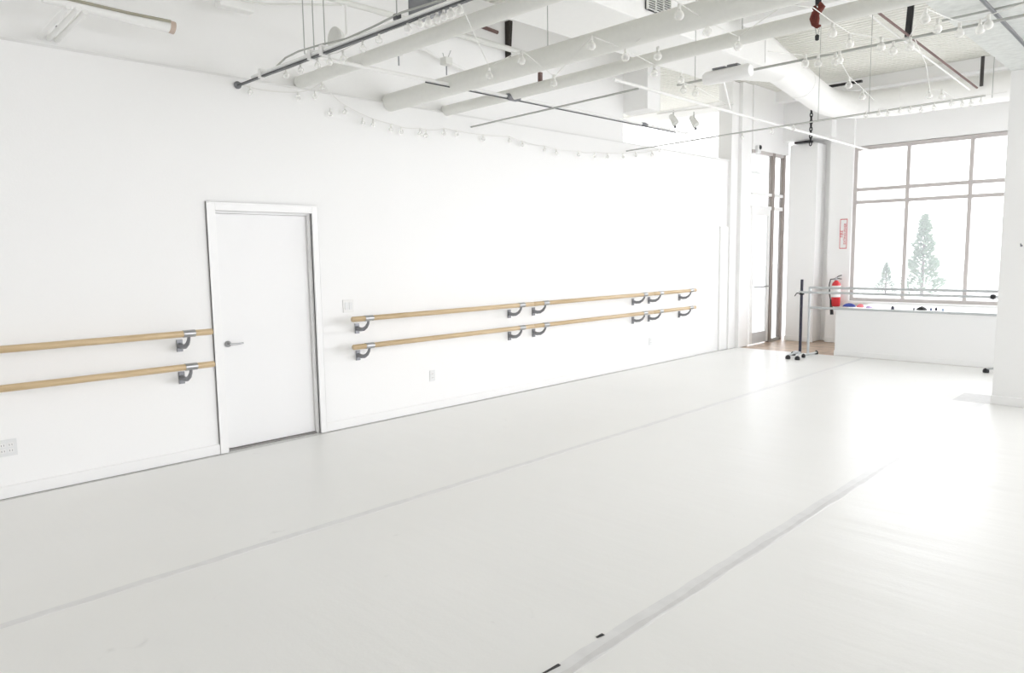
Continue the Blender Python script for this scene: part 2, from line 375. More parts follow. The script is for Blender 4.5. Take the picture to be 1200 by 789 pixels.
for (px, py, l, a, wd) in ((703, 746, .04, .45, .016), (646, 785, .09, .5, .014)):
    q = atZ(px, py, .0); ca, sa = math.cos(a + 1.0), math.sin(a + 1.0)
    mb = MB().add([(q.x + ca * l / 2 * i - sa * wd / 2 * j * (1 if i > 0 else .5), q.y + sa * l / 2 * i + ca * wd / 2 * j, z) for z in (.0012, .004) for i in (-1, 1) for j in (-1, 1)],
             [(0, 1, 3, 2), (4, 6, 7, 5), (0, 4, 5, 1), (2, 3, 7, 6), (0, 2, 6, 4), (1, 5, 7, 3)])
    tag(mb.build('tape_scrap', BLACK, origin=q), 'short black tape scrap lying %s the wide seam' % ('a little left of' if px > 700 else 'at the bottom edge beside'), 'tape scrap')
tag(MB().box(-2.0, -1.665, 8.74, 9.25, 0, .0015).build('floor_patch', TAPE, origin=(-1.8, 9, 0)), 'small grey patch on the floor at the foot of the column', 'floor patch')  # flat grey sheet beside the column base, darker than the floor

# ------------------------------------------------------------------ wall barres
BX = -5.65
def bracket_mb(mb_plate, mb_arm, mb_cuff, y, z):
    zf = z - .105
    mb_plate.box(LW, LW + .012, y - .022, y + .022, zf - .05, zf + .045).tube([(LW + .01, y, zf - .004), (LW + .03, y, zf - .006)], [.022, .016], 12)
    pts = [(LW + .015, y, zf), (LW + .06, y, zf - .008), (LW + .115, y, zf - .002), (LW + .16, y, zf + .022), (LW + .188, y, zf + .055), (BX, y, z - .018)]
    mb_arm.tube(pts, [.021, .020, .018, .0155, .0125, .011], 12)
    mb_cuff.tube([(BX, y - .045, z), (BX, y + .045, z)], .0275, 18)
def barre(label, y0, y1, ys, z, grp):
    t = thing('wall_barre', label, 'ballet barre', (LW, (y0 + y1) / 2, z), grp)
    MB().tube([(BX, y0, z), (BX, y0 + .006, z), (BX, y1 - .006, z), (BX, y1, z)], [.020, .0245, .0245, .020], 20).build('wooden_rail', WOOD, t)
    for y in ys:
        a, b_, c = MB(), MB(), MB(); bracket_mb(a, b_, c, y, z)
        ar = b_.build('bracket', BRACKET, t); a.build('wall_plate', BRACKET, ar); c.build('rail_cuff', CHROME, ar)
for z, wd in ((1.035, 'upper'), (.78, 'lower')):
    g = 'wooden wall barres'
    barre('%s wooden wall barre left of the white door' % wd, -.1, 2.44, (.1, 2.26), z, g)
    barre('%s wooden wall barre starting just right of the door, with its two grey brackets' % wd, 3.72, 6.15, (3.90, 5.95), z, g)
    barre('%s wooden wall barre in the middle of the long run right of the door' % wd, 6.153, 8.59, (6.36, 8.39), z, g)
    barre('%s wooden wall barre at the far end of the run, near the corner' % wd, 8.593, 9.72, (8.78, 9.59), z, g)

# ------------------------------------------------------------------ wall plates
def plate(name, label, cat, y, z, wd, ht, kind, slots):
    t = thing(name, label, cat, (LW, y, z))
    MB().box(LW, LW + .007, y - wd / 2, y + wd / 2, z - ht / 2, z + ht / 2).build('cover_plate', WHITEP if kind == 'sw' else GREYP, t, .002)
    for (dy, dz) in slots:
        if kind == 'sw': MB().box(LW + .007, LW + .012, y + dy - .017, y + dy + .017, z + dz - .033, z + dz + .033).build('rocker', GREYP, t, .001)
        else:
            b_ = MB().box(LW + .007, LW + .0095, y + dy - .017, y + dy + .017, z + dz - .014, z + dz + .014).build('socket', WHITEP, t, .002)
            MB().box(LW + .0095, LW + .0102, y + dy - .009, y + dy - .006, z + dz - .006, z + dz + .006).box(LW + .0095, LW + .0102, y + dy + .006, y + dy + .009, z + dz - .006, z + dz + .006).build('slot', SLOT, b_)
plate('light_switch', 'white double light switch plate on the wall right of the door', 'light switch', 3.815, 1.145, .115, .12, 'sw', [(-.023, 0), (.023, 0)])
plate('wall_outlet', 'double gang outlet low on the wall at the left edge', 'outlet', 1.075, .345, .12, .115, 'out', [(-.023, .02), (-.023, -.02), (.023, .02), (.023, -.02)])
plate('wall_outlet', 'single outlet under the barres, right of the door', 'outlet', 4.80, .36, .07, .115, 'out', [(0, .02), (0, -.02)])
plate('wall_outlet', 'small faint outlet low under the far end of the barres', 'outlet', 8.83, .34, .07, .115, 'out', [(0, .02), (0, -.02)])
q = atX(887, 173, -5.73)
t = thing('motion_sensor', 'small white sensor box with a dark eye above the glazed door', 'sensor', q)
MB().box(q.x, q.x + .05, q.y - .06, q.y + .06, q.z - .09, q.z + .03).build('housing', GREYP, t, .008)
MB().lathe((q.x + .045, q.y + .02, q.z), [(.04, 0), (.034, .015), (.02, .025), (0, .03)], 14, 'X').build('lens', BLACK, t)
q = atY(1197, 288, 8.75)
t = thing('wall_hook', 'tiny dark hook on the column at the right edge', 'hook', q)
MB().tube([q, q + Vector((0, -.025, 0)), q + Vector((0, -.04, .018))], .006, 8).build('hook_arm', BRACKET, t)
MB().lathe(q, [(0, 0), (.011, 0), (.011, -.004), (0, -.005)], 12, 'Y').build('base_disc', BRACKET, t)

# ------------------------------------------------------------------ window bench with things on it
bench = thing('window_bench', 'long low white bench box under the far window', 'bench', (-3, ML, 0))
MB().box(-4.215, .6, ML + .02, 12.9, 0, .672).build('box_body', WALL, bench)
MB().box(-4.225, .6, ML, 12.9, .672, .70).build('bench_top', TRIM, bench, .004)
MB().box(-4.222, .6, ML + .008, ML + .02, 0, .08).build('base_strip', TRIM, bench, .003)
BZ = .70
def blob(name, m_, label, cat, px, py, sx, sy_, sz, parts=()):
    q = atZ(px, py, BZ); n, k = 18, 7; mb = MB(); vs = []; fs = []
    for i in range(k):
        f = i / (k - 1); rr = math.cos(f * math.pi / 2) ** .5 if i < k - 1 else 0.03
        for j in range(n):
            a = 2 * math.pi * j / n; wv = 1 + .1 * math.sin(3 * a + px) + .05 * math.sin(7 * a)
            vs.append((q.x + sx / 2 * rr * wv * math.cos(a), q.y + sy_ / 2 * rr * wv * math.sin(a), BZ + .001 + sz * f * (1 + .12 * math.sin(2 * a + py))))
    for i in range(k - 1):
        for j in range(n): fs.append((i * n + j, i * n + (j + 1) % n, (i + 1) * n + (j + 1) % n, (i + 1) * n + j))
    fs.append(list(range(n))[::-1]); mb.add(vs, fs, True)
    return tag(mb.build(name, m_, origin=(q.x, q.y, BZ)), label, cat)
blob('folded_garment', BLUEC, 'blue crumpled garment at the left end of the window bench', 'garment', 995, 359.5, .19, .14, .05)
blob('cloth_bundle', PINKC, 'small pink cloth bundle beside the blue garment on the bench', 'cloth', 1008.5, 360, .11, .14, .045)
blob('drawstring_bag', mat('lilac_fabric', (.55, .42, .72), .8, bump=.2, scale=150), 'small lilac pouch lying on the bench right of the pink bundle', 'pouch', 1018, 361, .10, .08, .03)
blob('small_pouch', BLACK, 'small black pouch lying on the bench below the middle window pane', 'pouch', 1080, 363.5, .14, .07, .05)
def bottle(label, px, py, m_, h, r):
    q = atZ(px, py, BZ)
    t = thing('small_bottle', label, 'bottle', (q.x, q.y, BZ), 'things left on the window bench')
    MB().lathe((q.x, q.y, BZ), [(0, .001), (r, .001), (r, h * .7), (r * .5, h * .82), (r * .5, h * .86)], 14).build('bottle_body', m_, t)
    MB().lathe((q.x, q.y, BZ), [(r * .58, h * .86), (r * .58, h), (0, h)], 14).build('cap', BLACK, t)
bottle('short dark bottle alone on the bench near the first window bar', 1046, 363, NAVY, .055, .022)
bottle('tiny grey bottle just left of the black pouch', 1071, 363.5, BRACKET, .035, .015)
bottle('tiny blue bottle just right of the black pouch', 1091, 364, mat('slate_blue_plastic', (.16, .2, .33), .4), .035, .017)
bottle('dark bottle second to the right of the black pouch', 1097, 364, NAVY, .045, .016)
bottle('pale blue bottle, rightmost of the small things on the bench', 1105, 364.5, mat('pale_blue_plastic', (.4, .5, .66), .4), .035, .018)

# ------------------------------------------------------------------ fire extinguisher and its sign
ex, ey = -4.77, 12.84
t = thing('fire_extinguisher', 'red fire extinguisher with white label on the wall left of the window', 'fire extinguisher', (ex, ey, .62))
cyl = MB().lathe((ex, ey, .64), [(0, 0), (.06, 0), (.072, .012), (.072, .36), (.06, .40), (.03, .43), (.022, .45), (0, .45)], 24).build('cylinder', RED, t)
MB().lathe((ex, ey, .64), [(.0735, .16), (.0735, .355)], 24).build('paper_label', WHITEP, t)  # label drawn large to put the glare's paleness on the cylinder
MB().lathe((ex, ey, .64), [(.0245, .445), (.0245, .49), (.012, .50), (0, .50)], 14).build('valve', CHROME, t)
MB().tube([(ex, ey, 1.13), (ex + .04, ey - .02, 1.155), (ex + .10, ey - .04, 1.175)], .008, 8).tube([(ex, ey, 1.11), (ex + .05, ey - .02, 1.115), (ex + .1, ey - .04, 1.11)], .007, 8).build('lever', BLACK, t)
MB().tube([(ex - .02, ey, 1.11), (ex - .09, ey - .02, 1.10), (ex - .105, ey - .03, 1.0), (ex - .095, ey - .035, .85), (ex - .07, ey - .04, .74)], .010, 10).build('hose', BLACK, t)
MB().tube([(ex - .07, ey - .04, .75), (ex - .045, ey - .045, .56), (ex - .04, ey - .045, .50)], [.014, .028, .03], 12).build('nozzle_horn', BLACK, t)
MB().box(ex - .03, ex + .03, ey + .07, ey + .11, .70, 1.0).build('wall_bracket', RED, t)
t = thing('extinguisher_sign', 'vertical white sign with red lettering beside the far window', 'sign', (-4.71, 12.94, 1.87))
MB().box(-4.775, -4.655, 12.936, 12.95, 1.62, 2.12).build('sign_panel', WHITEP, t, .002)
w = MB(); w.box(-4.775, -4.655, 12.933, 12.936, 1.62, 1.632); w.box(-4.775, -4.655, 12.933, 12.936, 2.108, 2.12)
w.box(-4.775, -4.767, 12.933, 12.936, 1.632, 2.108); w.box(-4.663, -4.655, 12.933, 12.936, 1.632, 2.108)
w.build('red_border', RED, t)
for j, word in enumerate(('FIRE', 'EXTINGUISHER')):
    cu = bpy.data.curves.new('lettering', 'FONT'); cu.body = word; cu.size = .066 if j == 0 else .052; cu.align_x = 'CENTER'; cu.align_y = 'CENTER'; cu.extrude = .0008
    tmp = bpy.data.objects.new('lettering_curve', cu); C.objects.link(tmp); bpy.context.view_layer.update()
    me = bpy.data.meshes.new_from_object(tmp.evaluated_get(bpy.context.evaluated_depsgraph_get())); bpy.data.objects.remove(tmp)
    me.materials.clear(); me.materials.append(RED)
    to = bpy.data.objects.new('lettering', me); C.objects.link(to)
    to.parent = t; to.location = Vector((-4.742 + .052 * j, 12.934, 1.87)) - t.location
    to.rotation_euler = (math.pi / 2, math.pi / 2 * -1, 0)

# ------------------------------------------------------------------ portable barres
def caster_foot(mb, x, y, r=.035):
    mb.lathe((x, y, 0), [(0, .002), (r, .002), (r * 1.1, .02), (r * .9, .045), (r * .3, .06), (0, .06)], 14)
t = thing('portable_barre', 'portable ballet barre with black upright posts and a pale single rail', 'portable barre', (-4.53, 10.82, 0))
def stand(x, y, legs):
    p_ = MB().tube([(x, y, .06), (x, y, 1.17)], .021, 16).build('upright_post', NAVY, t)
    MB().lathe((x, y, .94), [(.022, 0), (.036, .005), (.036, .05), (.022, .055)], 16).tube([(x - .01, y, .965), (x - .075, y, .965)], .008, 8).tube([(x - .075, y, .965), (x - .10, y - .01, .92)], .007, 8).build('clamp', BLACK, p_)
    for dx_, dy_ in legs:
        lg = MB().tube([(x, y, .075), (x + dx_ * .6, y + dy_ * .6, .07), (x + dx_, y + dy_, .05)], [.018, .015, .013], 10).build('leg', SILVER, t)
        f = MB(); caster_foot(f, x + dx_, y + dy_); f.build('rubber_foot', BLACK, lg)
stand(-4.53, 10.85, [(-.06, -.28), (.09, -.30), (-.16, .14)])
stand(-1.90, 10.85, [(-.24, .08), (.22, -.1)])
MB().tube([(-4.56, 10.83, .982), (-1.86, 10.83, .982)], .017, 16).build('rail', SILVER, t)
MB().lathe((-2.06, 10.83, .985), [(0, -.06), (.03, -.055), (.034, -.02), (.02, .0)], 12, 'X').build('rail_cap', BLACK, t)
t = thing('portable_barre', 'silver tube portable barre with two rails, standing behind the black posted one', 'portable barre', (-4.46, 11.0, 0))
for x in (-4.47, -1.6):
    MB().tube([(x, 11.0, .05), (x, 11.0, 1.055)], .019, 14).build('upright_post', SILVER, t)
    lg = MB().tube([(x, 10.86, .03), (x, 11.30, .03)], .016, 10).build('foot_bar', SILVER, t)
    for yy in (10.84, 11.32):
        f = MB(); caster_foot(f, x, yy, .026); f.build('rubber_foot', BLACK, lg)
for z in (1.045, .745): MB().tube([(-4.47, 11.0, z), (-1.6, 11.0, z)], .018, 14).build('rail', SILVER, t)

# ------------------------------------------------------------------ overhead pipes
def hpipe(name, label, cat, pts, r, m_, n=18, parts=None, grp=None):
    c = sum((Vector(p_) for p_ in pts), Vector((0, 0, 0))) / len(pts)
    o = MB().tube(pts, r, n).build(name, m_, origin=c); return tag(o, label, cat, grp)
RX = 4.1
hpipe('ceiling_pipe', 'pale ceiling pipe nearest the camera, behind the dark lighting track', 'pipe', [(LW - .01, 3.42, 3.105), (-1.9, 3.36, 3.105), (RX, 3.34, 3.105)], .052, PIPE)
hpipe('ceiling_pipe', 'thickest pale ceiling pipe, crossing the middle of the ceiling', 'pipe', [(LW - .01, 4.37, 3.06), (-2.6, 4.26, 3.075), (RX, 4.15, 3.09)], .083, PIPE, 24)
hpipe('ceiling_pipe', 'slimmer pale ceiling pipe just beyond the thickest one', 'pipe', [(LW - .01, 5.08, 3.075), (-2.4, 4.98, 3.10), (RX, 4.9, 3.12)], .052, PIPE)
# dark lighting track with white conduit above
trk = thing('lighting_track', 'dark lighting track with white conduit, ending at the left wall', 'lighting track', (-4, 2.85, 3.0))
MB().box(LW + .005, RX, 2.838, 2.862, 2.984, 2.996).build('track_rail', DARKM, trk)
MB().tube([(-5.6, 2.86, 3.014), (RX, 2.86, 3.014)], .017, 10).build('conduit', DUCT, trk)
MB().tube([(-5.25, 2.87, 3.03), (-5.1, 2.87, 3.07), (-4.9, 2.87, 3.08), (-4.6, 2.87, 3.065), (-4.3, 2.87, 3.04), (-4.0, 2.87, 3.05), (-3.7, 2.87, 3.07), (-3.3, 2.87, 3.05)], .007, 8).build('loose_cable', GREYM, trk)
MB().lathe((LW + .002, 2.85, 2.994), [(0, 0), (.03, 0), (.03, .012), (.012, .02), (.012, .06), (0, .06)], 14, 'X').build('wall_flange', BRACKET, trk)
for px in (318, 392, 408): 
    q = atZ(px, 90, 3.0); x = LW + (px - 276) * .0098
    MB().box(x - .02, x + .02, 2.83, 2.895, 2.98, 3.045).build('clip', WHITEP, trk)
# hanging rods
def rod(label, x, y, z0, z1=CZ + .03, r=.004, m_=GREYM, name='hanger_rod'):
    return tag(MB().tube([(x, y, z0), (x, y, z1)], r, 8).build(name, m_, origin=(x, y, z0)), label, 'hanger rod', 'thin ceiling hanger rods')
rod('thin hanger rod left of the track bend, nearest the left wall', *[*atY(357, 62, 2.88)[:2]], 3.05)
rod('thin hanger rod, second of three close together at the left', *[*atY(368, 55, 2.88)[:2]], 3.05)
rod('thin hanger rod, third of three close together at the left', *[*atY(381, 55, 2.88)[:2]], 3.05)
rod('thin hanger rod meeting the dark track at a black clamp', *[*atY(465, 17, 2.88)[:2]], 3.04)
q = atY(465, 18, 2.88)
tag(MB().box(q.x - .018, q.x + .018, 2.865, 2.9, 3.04, 3.075).build('track_clamp', DARKM, origin=(q.x, 2.88, 3.04)), 'small dark clamp on the track under a hanger rod', 'clamp')
for i, (px, py, Y_, z0, lb) in enumerate([(642, 60, 4.3, 3.14, 'thin hanger rod above the thickest pipe, left of centre'), (815, 60, 5.8, 3.06, 'thin hanger rod above the white tube lamp'), (870, 30, 5.0, 3.14, 'thin hanger rod behind the slim pipe, middle of the ceiling'),
        (1019, 110, 8.0, 2.96, 'thin hanger rod before the round duct over the window'), (1164, 90, 8.0, 2.96, 'thin hanger rod close to the column top'), (960, 100, 8.0, 2.96, 'thin hanger rod in front of the duct elbow')]):
    q = atY(px, py, Y_); rod(lb, q.x, Y_, z0, r=.0035)
# conduits in the length direction
hpipe('ceiling_conduit', 'slim white conduit running from the dark track towards the far corner', 'conduit', [(-4.86, 2.9, 3.05), (-4.9, 8.2, 3.06)], .015, DUCT, 12)
hpipe('ceiling_conduit', 'thin dark rod fixed under the slim conduit from the track', 'conduit', [(-4.86, 4.0, 3.028), (-4.89, 7.9, 3.036)], .006, DARKM, 8)
hpipe('ceiling_conduit', 'bright white conduit ending above the far window', 'conduit', [(-3.75, 5.1, 3.03), (-3.84, 11.6, 3.03)], .013, DUCT, 12)
hpipe('ceiling_conduit', 'cream conduit meeting the dark track from the top edge', 'conduit', [(-4.9, .5, 3.5), (-4.88, 4.2, 3.5)], .022, PIPE, 12)
hpipe('ceiling_conduit', 'thin grey conduit across the ceiling ending at a white conduit', 'conduit', [(LW, 5.42, 2.95), (-3.62, 5.26, 2.96)], .009, GREYM, 10)
hpipe('ceiling_conduit', 'long thin grey conduit from the left wall across to the column', 'conduit', [(LW, 8.23, 2.95), (-4.2, 8.0, 2.95), (-1.66, 7.83, 2.96)], .009, GREYM, 10)
hpipe('ceiling_conduit', 'grey conduit carrying the white tube lamp, going to the right edge', 'conduit', [(-3.55, 5.75, 3.05), (RX, 5.6, 3.05)], .010, GREYM, 10)
hpipe('ceiling_conduit', 'dark conduit under the rough soffit in the upper right corner', 'conduit', [(-1.29, 5.4, 3.25), (-1.33, 8.74, 3.25)], .014, DARKM, 10)
hpipe('ceiling_conduit', 'thin dark conduit crossing the rough soffit', 'conduit', [(-1.64, 6.3, 3.28), (-.4, 6.24, 3.28)], .009, GREYM, 10)
q0 = atX(530, 38, -5.80); q1 = atX(640, 70, -5.80)
hpipe('ceiling_conduit', 'cream conduit high on the left wall above the thick pipe', 'conduit', [q0, q1], .03, PIPE, 12)
q0 = atX(490, 55, -5.80); q1 = atX(548, 84, -5.80)
hpipe('ceiling_conduit', 'short sloping conduit high on the left wall', 'conduit', [q0, q1], .016, DUCT, 10)
hpipe('sprinkler_pipe', 'rust brown pipe sloping across the ceiling above the far window', 'pipe', [atZ(1023, 10, 3.95), atZ(1145, 103, 3.80)], .013, RUST, 12)
hpipe('ceiling_conduit', 'white conduit running alongside the rust brown pipe', 'conduit', [atZ(1012, 12, 3.98), atZ(1136, 105, 3.73)], .010, DUCT, 10)
# upper left white pipe and conduits against the wall
t = thing('ceiling_pipe', 'short white pipe with brown ends in the upper left corner', 'pipe', (-5.5, 1.8, 3.35))
MB().tube([atX(50, -5, -5.55), atX(200, 32, -5.55)], .04, 18).build('pipe_body', DUCT, t)
e0 = atX(198, 31, -5.55); e1 = atX(204, 33, -5.55)
MB().tube([e0, e1], .044, 18).build('end_cap', mat('faded_brown_paint', (.58, .47, .40), .6), t)
MB().tube([atX(60, -6, -5.5), atX(120, 8, -5.5), atX(150, 15, -5.5), atX(200, 25, -5.5)], .010, 8).build('cable', mat('khaki_cable', (.38, .36, .28), .6), t)
for j, (a, b_) in enumerate((((92, 10), (42, 42)), ((100, 14), (54, 44)), ((80, 8), (32, 38)))):
    p0 = atZ(*a, 3.12); p1 = Vector((LW - .03, p0.y + .03, 3.11))
    hpipe('wall_conduit', ['middle', 'right', 'left'][j] + ' one of three short white conduits entering the wall, upper left', 'conduit', [p0, p1], .016, DUCT, 12, grp='three short wall conduits')
p0 = atX(67, 32, -5.7)
tag(MB().lathe(p0, [(0, 0), (.01, 0), (.01, .01), (0, .015)], 12, 'X').build('wall_fastener', BLACK, origin=p0), 'tiny dark fastener below the short white conduits', 'fastener')
q = atX(280, 10, -5.6)
hpipe('ceiling_conduit', 'bent thin conduit at the top left of the ceiling', 'conduit', [atX(283, 0, -5.6), atX(310, 5, -5.6), atX(345, 5, -5.6), atX(400, 6, -5.6)], .009, PIPE, 8)
q = atX(278, 8, -5.7)
tag(MB().box(q.x - .05, q.x + .05, q.y - .16, q.y + .12, q.z - .03, q.z + .05).build('junction_box', DUCT, bevel=.01, origin=q), 'white box at the top edge, upper left of the track end', 'junction box')
# dish shaped spotlight on the track
q = atY(394, 46, 3.0)
t = thing('dome_lamp', 'pale round dome lamp standing above the dark track', 'ceiling lamp', q)
MB().lathe(q, [(.0, .05), (.03, .048), (.06, .03), (.078, .0), (.082, -.02), (.074, -.02), (.055, .01), (0, .03)], 22, 'Y').build('shade', PIPE, t)
MB().tube([q + Vector((0, .04, 0)), q + Vector((0, .09, .05)), q + Vector((0, .09, .25))], .01, 8).build('stem', DUCT, t)
# dark grey box on top of the track
a = atY(500, -4, 3.0)
tag(MB().box(a.x - .10, a.x + .13, 2.93, 3.05, 3.05, 3.19).build('transformer_box', BRACKET, bevel=.01, origin=a), 'dark grey box on the lighting track at the top edge', 'transformer box')
# junction boxes / small dark items
def online(p0, p1, px):
    p0, p1 = Vector(p0), Vector(p1); lo, hi = 0., 1.
    for _ in range(40):
        m_ = (lo + hi) / 2; d = p0.lerp(p1, m_) - CAM; x = 600 + FPX * d.dot(RT) / d.dot(FW)
        if x < px: lo = m_
        else: hi = m_
    return p0.lerp(p1, lo)
q = online((-4.86, 2.9, 3.05), (-4.9, 8.2, 3.06), 601)
tag(MB().lathe(q, [(0, -.09), (.025, -.085), (.034, -.04), (.034, .04), (.025, .085), (0, .09)], 14, 'Y').build('conduit_coupling', BRACKET, origin=q), 'dark oval coupling on the slim conduit below the pipes', 'coupling')
q = online((-4.86, 2.9, 3.05), (-4.9, 8.2, 3.06), 755)
tag(MB().lathe(q, [(0, -.06), (.018, -.055), (.024, 0), (.018, .055), (0, .06)], 12, 'Y').build('conduit_coupling', BRACKET, origin=q), 'small dark coupling at the far end of the slim conduit', 'coupling')
def jbox(label, px, py, Y_, s, rodlen):
    q = atY(px, py, Y_)
    t = thing('ceiling_box', label, 'junction box', q)
    MB().box(q.x - s, q.x + s, q.y - s, q.y + s, q.z - s * .8, q.z + s * .8).build('box_body', PIPE, t, .008)
    MB().tube([q - Vector((0, 0, s)), q - Vector((0, 0, rodlen))], .006, 8).build('drop_stem', BRACKET, t)
    MB().tube([q + Vector((-.03, 0, s * .8)), q + Vector((-.05, 0, s * 2))], .004, 6).tube([q + Vector((.03, 0, s * .8)), q + Vector((.07, 0, s * 2))], .004, 6).build('wire', GREYM, t)
jbox('square white box with a drop stem between the two thick pipes', 523, 72, 4.9, .045, .13)
jbox('pale small box with a dark drop stem left of the thick pipe', 467, 62, 4.2, .03, .11)

# large rectangular duct turning into a round one
trunk = thing('air_duct', 'large white air duct running away under the ceiling and turning above the far window', 'air duct', (-4.4, 8, 4))
MB().box(-4.86, -4.04, 4.95, 8.45, 3.74, 4.22).build('duct_trunk', DUCT, trunk, .01)
def ring_rect(x0, x1, z0, z1, y): return [(x0, y, z0), (x1, y, z0), (x1, y, z1), (x0, y, z1)]
RZ = 3.92; n = 24; c0 = Vector((-4.24, 9.25, RZ))
vs = []; 
for k in range(n):
    a = 2 * math.pi * (k + .5) / n; ca, sa = math.cos(a), math.sin(a); mlt = 1 / max(abs(ca), abs(sa))
    vs.append((-4.45 + .41 * ca * mlt, 8.45, 3.98 + .24 * sa * mlt))
for k in range(n):
    a = 2 * math.pi * (k + .5) / n; vs.append((c0.x + .21 * math.cos(a), 9.15, c0.z + .21 * math.sin(a)))
MB().add(vs, [(k, (k + 1) % n, n + (k + 1) % n, n + k) for k in range(n)], True).build('duct_reducer', DUCT, trunk)
pts = [(-4.24, 9.13, RZ), (-4.27, 9.4, RZ), (-4.6, 11.3, RZ), (-4.64, 11.6, RZ - .01), (-4.62, 11.9, RZ - .03), (-4.52, 12.12, RZ - .05), (-4.36, 12.26, RZ - .06), (-4.15, 12.32, RZ - .07), (-3.8, 12.34, RZ - .09), (-1.66, 12.34, RZ - .09)]
MB().tube(pts, .205, 28).build('round_duct', DUCT, trunk)
for (p0, p1) in (((-4.43, 10.32, RZ), (-4.44, 10.36, RZ)), ((-3.72, 12.34, RZ - .08), (-3.68, 12.34, RZ - .08))):
    MB().tube([p0, p1], .212, 28).build('duct_band', DUCT, trunk)
# grille on the near side of the trunk
va = atX(757, 8, -4.03); vb = atX(784, 8, -4.03)
g = thing('vent_grille', 'dark slotted vent grille on the side of the large duct', 'vent', (-4.03, va.y, va.z))
zt, zb = 4.10, atX(770, 16, -4.03).z
MB().box(-4.036, -4.022, va.y, vb.y, zb, zt).build('grille_back', BLACK, g)
w = MB(); 
for i in range(12):
    z = zb + (zt - zb) * (i + .5) / 12; w.box(-4.022, -4.006, va.y, vb.y, z - .003, z + .003)
for i in range(4):
    y = va.y + (vb.y - va.y) * i / 3; w.box(-4.022, -4.004, y - .007, y + .007, zb, zt)
w.build('grille_slats', PIPE, g)
tag(MB().box(-3.9, -1.66, 7.55, 7.95, 4.0, CZ).build('ceiling_beam', WALL, bevel=.01, origin=(-2, 7.7, 4.1)), 'white box beam behind the slim pipe, upper right', 'beam')

# black straps and struts
def strap(label, px, y0, y1, Y_, wd, m_=BLACK, name='steel_strut', th=.03):
    a = atY(px[0], y0, Y_); b_ = atY(px[1], y1, Y_); hw = wd / 2
    vs = []
    for q in (a, b_):
        for i, j in ((-1, -1), (1, -1), (1, 1), (-1, 1)): vs.append((q.x + hw * i, Y_ + th / 2 * j, q.z))
    return tag(MB().add(vs, [(0, 1, 2, 3), (7, 6, 5, 4), (0, 4, 5, 1), (1, 5, 6, 2), (2, 6, 7, 3), (3, 7, 4, 0)]).build(name, m_, origin=a), label, 'strut')
strap('black upright strut above the rust brown pipe', (1068, 1064), 3, 43, atZ(1066, 3, CZ).y, .065)
strap('dark short strut at the end of the rust brown pipe', (1152, 1150), 66, 101, 12.08, .04, mat('charcoal_paint', (.05, .045, .045), .5))
strap('black upright strut between the two thickest pipes', (596, 594), 25, 70, atX(596, 47, -5.85).y, .075, mat('brown_black_steel', (.03, .025, .02), .6, var=.3), th=.05)
hpipe('steel_strut', 'dark slanting bar left of the black strut between the pipes', 'strut', [atX(556, 28, -5.87), atX(583, 38, -5.87)], .02, RUST, 8)
strap('tiny brown strut seen under the thickest pipe', (633, 633), 85, 101, 5.03, .03, RUST)
# dark chain in front of the far pillar
cq = atY(951, 128, 12.5); t = thing('hanging_chain', 'dark chain hanging by the top of the far pillar', 'chain', cq)
z = cq.z; k = 0
MB().tube([(cq.x, 12.5, cq.z), (cq.x, 12.5, CZ)], .01, 8).build('drop_rod', BLACK, t)
while z > atY(951, 168, 12.5).z:
    w = MB(); pts = [(cq.x + (.02 * math.cos(a) if k % 2 else 0), 12.5 + (0 if k % 2 else .02 * math.cos(a)), z - .035 + .04 * math.sin(a)) for a in [2 * math.pi * i / 12 for i in range(13)]]
    w.tube(pts, .009, 6, cap=False); w.build('chain_link', BLACK, t); z -= .058; k += 1
q0 = atY(932, 170, 12.7); q1 = atY(951, 168, 12.7)
tag(MB().box(q0.x, q1.x, 12.66, 12.77, 3.425, 3.46).build('steel_angle', BLACK, origin=q0), 'thin black steel angle on top of the far pillar', 'steel angle')
q0 = atY(970, 102, 11.9); q1 = atY(1010, 102, 11.9)
tag(MB().box(q0.x, q1.x, 11.88, 11.93, q0.z - .015, q0.z + .02).build('steel_angle', BLACK, origin=q0), 'thin black steel edge above the round duct', 'steel angle')

# red sling with black strap
q = atY(957, 20, 4.72)
t = thing('hanging_sling', 'red and black rigging sling hanging from the ceiling, right of centre', 'sling', q)
def P2(px, py): return atY(px, py, 4.72)
MB().tube([P2(959, 6), P2(959, -60)], .018, 10).build('black_strap', BLACK, t)
MB().tube([P2(960, 3), P2(963, 8), P2(960, 13), P2(954, 16), P2(952, 22), P2(954, 28), P2(958, 31), P2(962, 30)], [.012, .022, .02, .018, .018, .018, .014, .006], 10).tube([P2(954, 8), P2(957, 14), P2(958, 22), P2(957, 29)], .014, 8).build('red_webbing_loop', REDW, t)
MB().tube([P2(955, 31), P2(957, 42)], .003, 6).tube([P2(961, 31), P2(958, 42)], .003, 6).build('thin_cord', GREYM, t)
MB().lathe(P2(957.5, 44), [(0, -.02), (.012, -.015), (.013, .012), (0, .02)], 12).build('black_tip', BLACK, t)

